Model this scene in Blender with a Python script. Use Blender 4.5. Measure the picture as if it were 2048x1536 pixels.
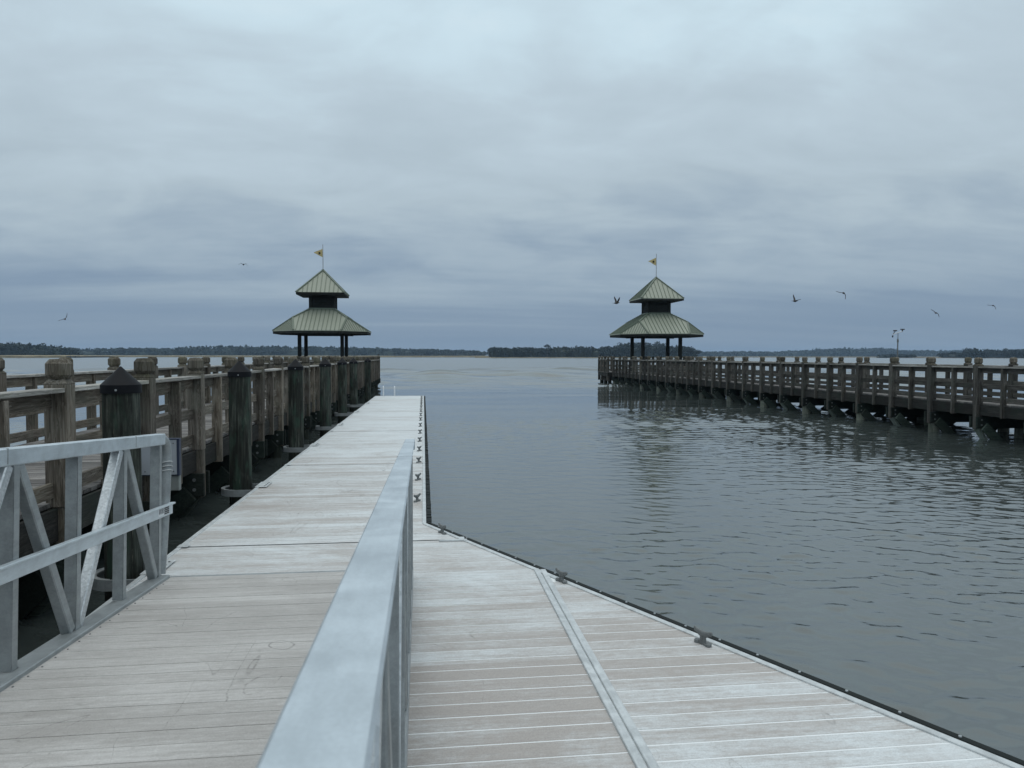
import bpy, bmesh, math, random
import numpy as np
from mathutils import Vector, Matrix, Euler
R = math.radians
for o in list(bpy.data.objects): bpy.data.objects.remove(o)
C = bpy.context.scene.collection
S = bpy.context.scene
random.seed(7)

# ------------------------------------------------------------------ camera
H = 2.32
cam = bpy.data.cameras.new('camera'); camo = bpy.data.objects.new('camera', cam); C.objects.link(camo)
cam.sensor_width = 36; cam.lens = 36 * 1500 / 2048; cam.clip_start = .02; cam.clip_end = 9000
yaw, pitch, roll = R(6.80), R(2.157), R(-.06)
camo.matrix_world = (Matrix.Translation((0, 0, H)) @ Matrix.Rotation(-yaw, 4, 'Z')
                     @ Matrix.Rotation(R(90) - pitch, 4, 'X') @ Matrix.Rotation(-roll, 4, 'Z'))
cam.dof.use_dof = True; cam.dof.focus_distance = 14; cam.dof.aperture_fstop = 9
S.camera = camo
S.view_settings.view_transform = 'Standard'; S.view_settings.look = 'None'
S.view_settings.exposure = 0; S.view_settings.gamma = 1

# ------------------------------------------------------------------ node helper
class G:
    def __init__(s, nt): s.nt = nt
    def n(s, typ, ins=None, **props):
        nd = s.nt.nodes.new(typ)
        for k, v in props.items(): setattr(nd, k, v)
        for k, v in (ins or {}).items():
            sock = nd.inputs[k]
            if isinstance(v, bpy.types.NodeSocket): s.nt.links.new(v, sock)
            elif isinstance(v, bpy.types.Node): s.nt.links.new(v.outputs[0], sock)
            else:
                if sock.type == 'RGBA' and len(v) == 3: v = (*v, 1)
                sock.default_value = v
        return nd
    def math(s, op, a, b=0.0, c=0.0, clamp=False):
        return s.n('ShaderNodeMath', {0: a, 1: b, 2: c}, operation=op, use_clamp=clamp).outputs[0]
    def vmul(s, v, k): return s.n('ShaderNodeVectorMath', {0: v, 1: k}, operation='MULTIPLY').outputs[0]
    def vadd(s, v, k): return s.n('ShaderNodeVectorMath', {0: v, 1: k}, operation='ADD').outputs[0]
    def noise(s, v, scale=1., detail=4., rough=.55, dist=0.):
        return s.n('ShaderNodeTexNoise', {'Vector': v, 'Scale': scale, 'Detail': detail, 'Roughness': rough, 'Distortion': dist}).outputs[0]
    def ramp(s, f, stops, interp='LINEAR'):
        nd = s.n('ShaderNodeValToRGB', {0: f}); cr = nd.color_ramp; cr.interpolation = interp
        while len(cr.elements) < len(stops): cr.elements.new(.5)
        for e, (p, c) in zip(cr.elements, stops):
            e.position = p; e.color = (*c, 1) if len(c) == 3 else c
        return nd.outputs[0]
    def step(s, f, a, b):
        return s.n('ShaderNodeMapRange', {0: f, 1: a, 2: b, 3: 0., 4: 1.}, interpolation_type='SMOOTHSTEP').outputs[0]
    def mix(s, f, a, b, mode='MIX'):
        nd = s.n('ShaderNodeMix', data_type='RGBA', blend_type=mode)
        for k, v in ((0, f), (6, a), (7, b)):
            sock = nd.inputs[k]
            if isinstance(v, bpy.types.NodeSocket): s.nt.links.new(v, sock)
            else: sock.default_value = (*v, 1) if (k and len(v) == 3) else v
        return nd.outputs[2]

# ------------------------------------------------------------------ world: overcast sky
SUN_EL, SUN_ROT = R(74), R(160)
w = bpy.data.worlds.new('World'); S.world = w; w.use_nodes = True
w.node_tree.nodes.clear(); g = G(w.node_tree)
sky = g.n('ShaderNodeTexSky', sky_type='NISHITA', sun_disc=False, sun_elevation=SUN_EL, sun_rotation=SUN_ROT)
d = g.n('ShaderNodeTexCoord').outputs['Generated']
sx = g.n('ShaderNodeSeparateXYZ', {0: d})
zc = g.math('MAXIMUM', sx.outputs[2], 0.)
inv = g.math('DIVIDE', 1., g.math('ADD', zc, .24))
pl = g.n('ShaderNodeCombineXYZ', {0: g.math('MULTIPLY', sx.outputs[0], inv), 1: g.math('MULTIPLY', sx.outputs[1], inv), 2: 0.}).outputs[0]
inv2 = g.math('DIVIDE', 1., g.math('ADD', zc, .10))
pl2 = g.n('ShaderNodeCombineXYZ', {0: g.math('MULTIPLY', sx.outputs[0], inv2), 1: g.math('MULTIPLY', sx.outputs[1], inv2), 2: 0.}).outputs[0]
nA = g.step(g.noise(g.vmul(pl, (2.1, 3.0, 1)), 1., 8., .54, .55), .28, .72)
nD = g.noise(g.vmul(pl, (6.5, 11., 1)), 1., 6., .6, .4)
nB = g.noise(g.vadd(g.vmul(pl2, (.30, .8, 1)), (7.3, 2.1, 0)), 1.0, 4., .5, .2)
nC = g.noise(g.vadd(g.vmul(pl2, (.10, 1.5, 1)), (1.3, 5.1, 4)), 1.3, 4., .55, .1)
wA = g.math('MULTIPLY', g.step(zc, .03, .20), .092)
el = g.math('ADD', zc, g.math('MULTIPLY', g.math('SUBTRACT', nA, .5), wA))
el = g.math('ADD', el, g.math('MULTIPLY', g.math('SUBTRACT', nD, .5), g.math('MULTIPLY_ADD', wA, .6, .012)))
el = g.math('ADD', el, g.math('MULTIPLY', g.math('SUBTRACT', nB, .5), .15))
el = g.math('ADD', el, g.math('MULTIPLY', g.math('SUBTRACT', nC, .5), .075))
cloud = g.ramp(el, [(0, (.20, .285, .40)), (.05, (.225, .31, .42)), (.11, (.325, .415, .505)), (.20, (.445, .542, .610)),
                    (.30, (.515, .625, .70)), (.40, (.62, .775, .86)), (.55, (.78, .90, .95)), (1., (1.10, 1.15, 1.16))])
cloud = g.vmul(cloud, (10, 10, 10))
bgc = g.mix(.06, cloud, sky.outputs[0])
bg = g.n('ShaderNodeBackground', {0: bgc, 1: .1})
g.n('ShaderNodeOutputWorld', {0: bg})

sun = bpy.data.lights.new('sun', 'SUN'); sun.energy = .5; sun.angle = R(40); sun.color = (1, .97, .92)
suno = bpy.data.objects.new('sun', sun); C.objects.link(suno)
sd = Vector((math.sin(SUN_ROT) * math.cos(SUN_EL), math.cos(SUN_ROT) * math.cos(SUN_EL), math.sin(SUN_EL)))
suno.rotation_euler = sd.to_track_quat('Z', 'Y').to_euler(); suno.location = (0, 0, 40)

# ------------------------------------------------------------------ materials
def mat(name):
    m = bpy.data.materials.new(name); m.use_nodes = True; m.node_tree.nodes.clear(); return m, G(m.node_tree)
def finish(g, color, rough=.8, metal=0., bump=None, bstr=.3, bdist=.01, spec=.5, **kw):
    ins = {'Base Color': color, 'Roughness': rough, 'Metallic': metal, 'Specular IOR Level': spec}; ins.update(kw)
    if bump is not None: ins['Normal'] = g.n('ShaderNodeBump', {'Height': bump, 'Strength': bstr, 'Distance': bdist}).outputs[0]
    g.n('ShaderNodeOutputMaterial', {0: g.n('ShaderNodeBsdfPrincipled', ins)})
def plain(name, col, rough=.6, metal=0., var=.25, scale=6., spec=.5):
    m, g = mat(name); co = g.n('ShaderNodeTexCoord').outputs['Object']
    n = g.noise(co, scale, 5., .6)
    c = g.mix(n, [x * (1 - var) for x in col], [min(1, x * (1 + var)) for x in col])
    finish(g, c, rough, metal, n, .15, .01, spec); return m
def island(g):
    return g.math('FRACT', g.math('ADD', g.n('ShaderNodeNewGeometry').outputs['Random Per Island'], g.n('ShaderNodeObjectInfo').outputs['Random']))
def wood(name, axis, dark, mid, light, stain=None, stain_amt=.5, rough=.85, knots=True):
    m, g = mat(name); co = g.n('ShaderNodeTexCoord').outputs['Object']; rnd = island(g)
    co = g.vadd(co, g.n('ShaderNodeCombineXYZ', {0: g.math('MULTIPLY', rnd, 37.), 1: g.math('MULTIPLY', rnd, 91.), 2: g.math('MULTIPLY', rnd, 53.)}).outputs[0])
    def st(al, ac): return [al if i == axis else ac for i in range(3)]
    grain = g.noise(g.vmul(co, st(1.3, 26)), 1., 4., .6, 1.2)
    ring = g.noise(g.vmul(co, st(.9, 9)), 1., 2., .5, 2.2)
    ringl = g.math('FRACT', g.math('MULTIPLY', ring, 9.))
    fine = g.noise(g.vmul(co, st(4, 150)), 1., 3., .6)
    blot = g.noise(g.vmul(co, st(1.2, 3)), 1., 4., .6)
    f = g.math('ADD', g.math('MULTIPLY', grain, .62), g.math('ADD', g.math('MULTIPLY', ringl, .16), g.math('MULTIPLY', fine, .26)))
    c = g.ramp(f, [(.30, dark), (.5, mid), (.72, light)])
    c = g.mix(g.step(g.math('MULTIPLY_ADD', blot, 1., -.1), .3, .62), g.vmul(c, (.66, .66, .68)), c)
    rnd2 = g.math('FRACT', g.math('MULTIPLY', rnd, 13.7))
    c = g.mix(g.math('MULTIPLY', rnd2, .40), c, g.n('ShaderNodeHueSaturation', {'Saturation': .35, 'Value': 1.12, 'Color': c}).outputs[0])
    tone = g.math('MULTIPLY_ADD', rnd, .78, .62)
    c = g.vmul(c, g.n('ShaderNodeCombineXYZ', {0: tone, 1: tone, 2: tone}).outputs[0])
    if stain:
        big = g.noise(co, 2.2, 5., .65, .3)
        c = g.mix(g.math('MULTIPLY', g.step(big, .45, .68), stain_amt), c, stain)
    finish(g, c, rough, 0, f, .6, .006, .25); return m

M = {}
for ax, nm in ((0, 'x'), (1, 'y'), (2, 'z')):
    M['wood_' + nm] = wood('weathered_wood_' + nm, ax, (.030, .024, .018), (.142, .118, .090), (.305, .276, .228), (.092, .102, .080), .45)
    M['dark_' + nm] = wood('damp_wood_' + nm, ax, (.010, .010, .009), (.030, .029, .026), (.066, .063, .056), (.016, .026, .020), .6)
    M['bleach_' + nm] = wood('bleached_wood_' + nm, ax, (.12, .112, .092), (.32, .31, .28), (.56, .55, .51), (.15, .155, .105), .35)
M['grey_z'] = wood('greyed_wood_z', 2, (.022, .020, .017), (.085, .077, .066), (.19, .18, .155), (.06, .07, .058), .5)
M['grey_y'] = wood('greyed_wood_y', 1, (.022, .020, .017), (.078, .071, .062), (.17, .16, .14), (.06, .07, .058), .5)
M['brace_dark'] = wood('green_brace_timber', 0, (.022, .035, .027), (.056, .082, .065), (.12, .145, .12), (.04, .06, .044), .5)  # green timber lightened: skylight from the channel is put into the colour
M['cap'] = wood('post_cap_wood', 2, (.036, .031, .022), (.112, .097, .072), (.28, .26, .215), (.07, .072, .042), .5)
M['treated'] = wood('green_treated_timber', 1, (.006, .010, .009), (.017, .027, .022), (.038, .054, .044), (.008, .014, .011), .5)
M['brace'] = wood('pale_green_brace_timber', 2, (.07, .095, .078), (.19, .23, .20), (.34, .38, .33), (.10, .14, .11), .5)  # green timber, skylight on the batter braces painted into its base colour
M['deck_old'] = wood('pier_deck_boards', 0, (.065, .060, .055), (.175, .166, .155), (.31, .30, .285))
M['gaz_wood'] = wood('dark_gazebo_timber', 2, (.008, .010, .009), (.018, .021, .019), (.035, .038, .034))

def piling_mat():
    m, g = mat('tarred_piling_wood'); co = g.n('ShaderNodeTexCoord').outputs['Object']; rnd = g.n('ShaderNodeObjectInfo').outputs['Random']
    co2 = g.vadd(co, g.n('ShaderNodeCombineXYZ', {0: g.math('MULTIPLY', rnd, 31.), 1: 0., 2: g.math('MULTIPLY', rnd, 17.)}).outputs[0])
    a = g.noise(g.vmul(co2, (34, 34, 1.6)), 1., 5., .65, .5)
    b = g.noise(g.vmul(co2, (5, 5, 1.3)), 1., 5., .65, .4)
    f = g.noise(g.vmul(co2, (90, 90, 5)), 1., 3., .6)
    c = g.ramp(a, [(.3, (.012, .014, .012)), (.5, (.042, .050, .043)), (.62, (.085, .098, .082)), (.75, (.17, .175, .15))])
    c = g.mix(g.step(b, .42, .62), g.vmul(c, (.34, .34, .33)), c)
    gr = g.noise(g.vmul(co2, (7, 7, 2)), 1., 3., .6)
    c = g.mix(g.math('MULTIPLY', g.step(gr, .5, .66), .6), c, (.028, .058, .042))
    sp = g.step(f, .66, .74); c = g.mix(g.math('MULTIPLY', sp, .5), c, (.22, .22, .17))
    zz = g.n('ShaderNodeSeparateXYZ', {0: g.n('ShaderNodeNewGeometry').outputs['Position']}).outputs[2]
    tide = g.math('SUBTRACT', 1., g.step(g.math('ADD', zz, g.math('MULTIPLY', g.noise(g.vmul(co2, (9, 9, 4)), 1., 3.), .3)), .25, .48))
    c = g.mix(g.math('MULTIPLY', tide, .75), c, (.014, .020, .015))
    finish(g, c, .85, 0, g.math('ADD', a, g.math('MULTIPLY', f, .4)), .8, .012, .25); return m
M['piling'] = piling_mat()
M['pier_pile'] = wood('pale_green_pile', 2, (.05, .06, .045), (.15, .165, .13), (.28, .29, .24), (.06, .085, .06), .5)
M['black'] = plain('black_plastic', (.0035, .0045, .007), .6, 0, .15, 6, .18)
M['rubber'] = plain('black_rubber', (.011, .015, .015), .75, 0, .4, 30, .2)
M['steel'] = plain('galvanised_bolt', (.42, .44, .45), .4, .7)
M['iron'] = plain('grey_cast_iron', (.15, .162, .165), .55, .2, .35, 25, .4)
M['float'] = plain('black_float', (.008, .009, .010), .8, 0, .2, 6, .15)
M['white'] = plain('white_painted_metal', (.66, .69, .72), .45, 0, .06, 3)
M['plate'] = plain('bluish_plate_metal', (.36, .39, .43), .45, .2, .06, 3)
M['navy'] = plain('navy_edge', (.02, .03, .06), .5)
M['grey_box'] = plain('grey_box_metal', (.22, .24, .235), .5, .3)
M['flag'] = plain('yellow_cloth', (.50, .41, .20), .85, 0, .1)
M['flagmark'] = plain('dark_mark', (.03, .028, .02), .9)
M['bird'] = plain('dark_feathers', (.045, .043, .04), .8, 0, .4, 8)
M['gull'] = plain('grey_feathers', (.10, .10, .10), .8, 0, .4, 8)
M['ink'] = plain('black_ink', (.015, .015, .018), .7)

def alu(name, base, rough, metal, blot=.26, scale=9.):
    m, g = mat(name); co = g.n('ShaderNodeTexCoord').outputs['Object']
    n = g.noise(co, scale, 6., .62, .4); n2 = g.noise(g.vmul(co, (60, 8, 60)), 1., 4., .6); sp = g.noise(co, 220., 2., .5)
    f = g.math('ADD', g.math('MULTIPLY', n, .6), g.math('ADD', g.math('MULTIPLY', n2, .22), g.math('MULTIPLY', sp, .18)))
    c = g.mix(g.step(f, .32, .68), [x * (1 - blot) for x in base], [x * (1 + blot * .6) for x in base])
    drip = g.step(g.noise(g.vmul(co, (1.5, 3, 1.5)), 3., 5., .7), .60, .72)
    c = g.mix(g.math('MULTIPLY', drip, .16), c, (.30, .29, .27))
    r = g.math('MULTIPLY_ADD', n, .25, rough - .12)
    finish(g, c, r, metal, g.math('ADD', n2, sp), .06, .004); return m
M['alu'] = alu('mill_aluminium', (.30, .325, .335), .45, .35)
M['alu_rail'] = alu('handrail_aluminium', (.55, .61, .65), .36, .45, .20, 6.)
M['alu_white'] = alu('pale_edge_aluminium', (.54, .57, .58), .45, .25)

def galv_lit():
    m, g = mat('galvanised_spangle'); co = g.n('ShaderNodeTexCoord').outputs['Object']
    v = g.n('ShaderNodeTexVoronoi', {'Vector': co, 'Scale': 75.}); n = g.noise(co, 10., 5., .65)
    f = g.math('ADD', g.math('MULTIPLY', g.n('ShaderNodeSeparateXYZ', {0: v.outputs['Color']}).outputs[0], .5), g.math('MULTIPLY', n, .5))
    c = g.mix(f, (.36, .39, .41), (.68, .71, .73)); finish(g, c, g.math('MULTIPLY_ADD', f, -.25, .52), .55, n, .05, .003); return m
M['galv'] = galv_lit()  # galvanised spangle, base also brightened to paint the diagonals' lit upper face
def composite(name, taupe, pale, groove_gap, streaky, paleness, fade=None):
    """composite deck boards running along X"""
    m, g = mat(name); co = g.n('ShaderNodeTexCoord').outputs['Object']; rnd = island(g)
    sh = g.n('ShaderNodeCombineXYZ', {0: g.math('MULTIPLY', rnd, 19.), 1: g.math('MULTIPLY', rnd, 7.), 2: 0.}).outputs[0]
    patch = g.noise(g.vmul(co, (.75, 1.25, 1)), 1., 9., .68, .8)
    strk = g.noise(g.vadd(g.vmul(co, (2.2, 34, 1)), sh), 1., 5., .68, .3)
    strk2 = g.noise(g.vadd(g.vmul(co, (7, 130, 1)), sh), 1., 3., .6)
    speck = g.noise(co, 150., 3., .65)
    f = g.math('ADD', g.math('MULTIPLY', g.math('SUBTRACT', patch, .5), 1.7), g.math('MULTIPLY', g.math('SUBTRACT', strk, .5), streaky))
    f = g.math('ADD', f, g.math('MULTIPLY', g.math('SUBTRACT', rnd, .5), .38))
    f = g.math('ADD', f, paleness)
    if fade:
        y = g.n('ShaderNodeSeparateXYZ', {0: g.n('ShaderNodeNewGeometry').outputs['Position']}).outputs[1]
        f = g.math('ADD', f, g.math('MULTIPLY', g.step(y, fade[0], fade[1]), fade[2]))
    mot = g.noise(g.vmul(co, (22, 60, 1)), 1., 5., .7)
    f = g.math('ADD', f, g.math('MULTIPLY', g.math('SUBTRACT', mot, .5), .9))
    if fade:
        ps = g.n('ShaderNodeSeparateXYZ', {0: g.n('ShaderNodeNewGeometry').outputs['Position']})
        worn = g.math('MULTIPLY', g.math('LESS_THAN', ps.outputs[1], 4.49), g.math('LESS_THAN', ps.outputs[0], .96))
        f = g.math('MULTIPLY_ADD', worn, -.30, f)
    c = g.mix(g.step(f, .0, 1.), taupe, pale)
    c = g.mix(g.math('MULTIPLY', g.step(strk2, .55, .72), .35), c, [x * .62 for x in taupe])
    sp = g.math('MULTIPLY_ADD', speck, .7, .65)
    c = g.vmul(c, g.n('ShaderNodeCombineXYZ', {0: sp, 1: sp, 2: sp}).outputs[0])
    # scuffs: thin curved scratches
    wv = g.noise(g.vmul(co, (1.1, .5, 1)), 1.7, 2., .5, 1.0)
    line = g.math('ABSOLUTE', g.math('SUBTRACT', wv, .52))
    area = g.step(g.noise(g.vadd(co, (3.1, 8.2, 0)), .9, 3., .6), .47, .60)
    sc = g.math('MULTIPLY', g.math('SUBTRACT', 1., g.step(line, .0, .0065)), g.math('MULTIPLY', area, g.step(strk, .40, .6)))
    c = g.mix(g.math('MULTIPLY', sc, .75), c, (.15, .14, .13))
    dot = g.step(g.noise(co, 9., 1., .5), .80, .84)
    c = g.mix(g.math('MULTIPLY', dot, .5), c, (.14, .13, .12))
    finish(g, c, .55, 0, g.math('ADD', strk, strk2), .25, .003, .4); return m
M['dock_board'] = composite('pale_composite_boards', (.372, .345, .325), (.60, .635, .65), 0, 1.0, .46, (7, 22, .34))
M['gang_board'] = composite('taupe_composite_boards', (.352, .337, .321), (.525, .515, .50), 0, 1.3, .44)
M['seam'] = plain('pale_seam_strip', (.76, .79, .80), .6, 0, .05)
M['seam_dark'] = plain('dark_seam', (.03, .03, .03), .8)

def water_mat():
    m, g = mat('estuary_water'); p = g.n('ShaderNodeNewGeometry').outputs['Position']
    y = g.n('ShaderNodeSeparateXYZ', {0: p}).outputs[1]
    far = g.step(y, 45., 160.)
    warp = g.vadd(p, g.vmul(g.n('ShaderNodeTexNoise', {'Vector': p, 'Scale': .25, 'Detail': 2.}).outputs[1], (1.2, 1.2, 0)))
    rot = g.n('ShaderNodeVectorRotate', {'Vector': warp, 'Axis': (0, 0, 1), 'Angle': R(14)}, rotation_type='AXIS_ANGLE').outputs[0]
    gust = g.step(g.noise(g.vmul(p, (.05, .11, 0)), 1., 3., .55, .4), .36, .66)
    n1 = g.noise(g.vmul(rot, (7., 15., 0)), 1., 3., .55)
    h = g.math('MULTIPLY', n1, g.math('MULTIPLY_ADD', gust, .0016, .0006))
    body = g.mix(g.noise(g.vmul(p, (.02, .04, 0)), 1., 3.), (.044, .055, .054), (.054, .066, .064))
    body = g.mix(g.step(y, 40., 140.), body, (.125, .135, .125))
    bump = g.n('ShaderNodeBump', {'Height': h, 'Strength': 1., 'Distance': 1.}).outputs[0]
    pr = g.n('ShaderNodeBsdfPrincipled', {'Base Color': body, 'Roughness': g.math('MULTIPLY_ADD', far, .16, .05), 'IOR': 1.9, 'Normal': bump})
    g.n('ShaderNodeOutputMaterial', {0: pr}); return m
M['water'] = water_mat()

def foliage(name, a, b, scale):
    m, g = mat(name); co = g.n('ShaderNodeTexCoord').outputs['Object']
    n = g.noise(co, scale, 3., .6); r = g.n('ShaderNodeNewGeometry').outputs['Random Per Island']
    c = g.mix(g.step(g.math('ADD', g.math('MULTIPLY', n, .7), g.math('MULTIPLY', r, .3)), .3, .72), a, b)
    finish(g, c, .8, spec=.2); return m
M['leaf'] = foliage('dark_maritime_foliage', (.008, .013, .012), (.026, .035, .024), .09)
M['leaf2'] = foliage('far_pine_foliage', (.016, .024, .021), (.034, .046, .036), .05)
M['bark'] = plain('bark', (.07, .06, .05), .9)
M['marsh'] = foliage('tan_marsh_grass', (.17, .135, .075), (.30, .25, .15), .06)
M['mud'] = plain('shore_mud', (.12, .10, .075), .9, 0, .2, .2)

def roof_mat():
    m, g = mat('green_metal_roof'); co = g.n('ShaderNodeTexCoord').outputs['Object']
    n = g.noise(g.vmul(co, (2, 2, .7)), 1., 4., .6); rn = g.n('ShaderNodeNewGeometry').outputs['Random Per Island']
    c = g.mix(g.math('ADD', g.math('MULTIPLY', n, .7), g.math('MULTIPLY', rn, .3)), (.225, .25, .20), (.29, .315, .26))
    finish(g, c, .5, .1); return m
M['roof'] = roof_mat()
M['roof_rib'] = plain('green_roof_seam', (.125, .155, .118), .5, .1, .1)

# ------------------------------------------------------------------ geometry helper
ORG = {}
class MB:
    def __init__(s): s.v = []; s.f = []; s.sm = []; s.mi = []; s.cur = 0
    def add(s, vs, fs, smooth=False):
        b = len(s.v); s.v += [Vector(p) for p in vs]
        for f in fs: s.f.append([b + i for i in f]); s.sm.append(smooth); s.mi.append(s.cur)
    def box(s, a, b):
        (x0, y0, z0), (x1, y1, z1) = a, b
        if x0 > x1: x0, x1 = x1, x0
        if y0 > y1: y0, y1 = y1, y0
        if z0 > z1: z0, z1 = z1, z0
        s.add([(x0, y0, z0), (x1, y0, z0), (x1, y1, z0), (x0, y1, z0), (x0, y0, z1), (x1, y0, z1), (x1, y1, z1), (x0, y1, z1)],
              [(0, 3, 2, 1), (4, 5, 6, 7), (0, 1, 5, 4), (1, 2, 6, 5), (2, 3, 7, 6), (3, 0, 4, 7)])
    def prism(s, pts, z0, z1):
        n = len(pts); area = sum(pts[i][0] * pts[(i + 1) % n][1] - pts[(i + 1) % n][0] * pts[i][1] for i in range(n))
        if area < 0: pts = pts[::-1]
        s.add([(x, y, z0) for x, y in pts] + [(x, y, z1) for x, y in pts],
              [tuple(range(n))[::-1], tuple(range(n, 2 * n))] + [(i, (i + 1) % n, n + (i + 1) % n, n + i) for i in range(n)])
    def beam(s, p0, p1, wdt, hgt, up=(0, 0, 1)):
        p0, p1 = Vector(p0), Vector(p1); d = (p1 - p0).normalized(); u = Vector(up)
        sd_ = d.cross(u).normalized(); u = sd_.cross(d).normalized(); a, b = sd_ * wdt / 2, u * hgt / 2
        vs = [p + q for p in (p0, p1) for q in (-a - b, a - b, a + b, -a + b)]
        s.add(vs, [(0, 1, 2, 3), (7, 6, 5, 4), (0, 4, 5, 1), (1, 5, 6, 2), (2, 6, 7, 3), (3, 7, 4, 0)])
    def cyl(s, p0, p1, r0, r1=None, n=16, smooth=True):
        r1 = r0 if r1 is None else r1; p0, p1 = Vector(p0), Vector(p1); d = (p1 - p0).normalized()
        u = d.orthogonal().normalized(); v = d.cross(u)
        ring = [u * math.cos(2 * math.pi * i / n) + v * math.sin(2 * math.pi * i / n) for i in range(n)]
        s.add([p0 + q * r0 for q in ring] + [p1 + q * r1 for q in ring], [(i, (i + 1) % n, n + (i + 1) % n, n + i) for i in range(n)], smooth)
        s.add([p0 + q * r0 for q in ring], [tuple(range(n))[::-1]]); s.add([p1 + q * r1 for q in ring], [tuple(range(n))])
    def tube(s, pts, r, n=12):
        pts = [Vector(p) for p in pts]; rs = r if isinstance(r, (list, tuple)) else [r] * len(pts); vs = []
        u = None
        for i, p in enumerate(pts):
            d = (pts[min(i + 1, len(pts) - 1)] - pts[max(i - 1, 0)]).normalized()
            u = d.orthogonal().normalized() if u is None else (u - d * u.dot(d)).normalized()
            v = d.cross(u)
            vs += [p + (u * math.cos(2 * math.pi * k / n) + v * math.sin(2 * math.pi * k / n)) * rs[i] for k in range(n)]
        fs = [(i * n + k, i * n + (k + 1) % n, (i + 1) * n + (k + 1) % n, (i + 1) * n + k) for i in range(len(pts) - 1) for k in range(n)]
        s.add(vs, fs, True)
        s.add(vs[:n], [tuple(range(n))[::-1]]); s.add(vs[-n:], [tuple(range(n))])
    def lathe(s, prof, cx, cy, n=20, smooth=True, rot=0.):
        vs = [(cx + r * math.cos(rot + 2 * math.pi * k / n), cy + r * math.sin(rot + 2 * math.pi * k / n), z) for r, z in prof for k in range(n)]
        fs = [(i * n + k, i * n + (k + 1) % n, (i + 1) * n + (k + 1) % n, (i + 1) * n + k) for i in range(len(prof) - 1) for k in range(n)]
        s.add(vs, fs, smooth); s.add(vs[:n], [tuple(range(n))[::-1]]); s.add(vs[-n:], [tuple(range(n))])
    def join(s, o, mi):
        b = len(s.v); s.v += o.v; s.f += [[b + i for i in f] for f in o.f]; s.sm += o.sm; s.mi += [mi] * len(o.f)
    def xf(s, m): s.v = [m @ p for p in s.v]; return s
    def build(s, name, material, parent=None, org=None, bevel=0.):
        if org is None: org = ORG[parent.name] if parent else Vector((0, 0, 0))
        org = Vector(org)
        me = bpy.data.meshes.new(name); me.from_pydata([p - org for p in s.v], [], s.f)
        me.polygons.foreach_set('use_smooth', s.sm); me.update()
        mats = material if isinstance(material, list) else [material]
        for mm in mats: me.materials.append(mm)
        me.polygons.foreach_set('material_index', s.mi)
        o = bpy.data.objects.new(name, me); C.objects.link(o); ORG[o.name] = org
        if parent: o.parent = parent; o.location = org - ORG[parent.name]
        else: o.location = org
        if bevel:
            b = o.modifiers.new('bevel', 'BEVEL'); b.width = bevel; b.segments = 1; b.limit_method = 'ANGLE'; b.angle_limit = R(40)
        return o
def tag(o, label=None, cat=None, group=None, kind=None):
    for k, v in (('label', label), ('category', cat), ('group', group), ('kind', kind)):
        if v: o[k] = v
    return o
def empty(name, loc, label, cat, group=None, kind=None):
    o = bpy.data.objects.new(name, None); C.objects.link(o); o.location = loc; o.empty_display_size = .2
    ORG[o.name] = Vector(loc); return tag(o, label, cat, group, kind)
def copy_part(o, parent, loc):
    c = o.copy(); C.objects.link(c); c.parent = parent; c.location = loc
    for ch in o.children:
        k = ch.copy(); C.objects.link(k); k.parent = c
    return c

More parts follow.
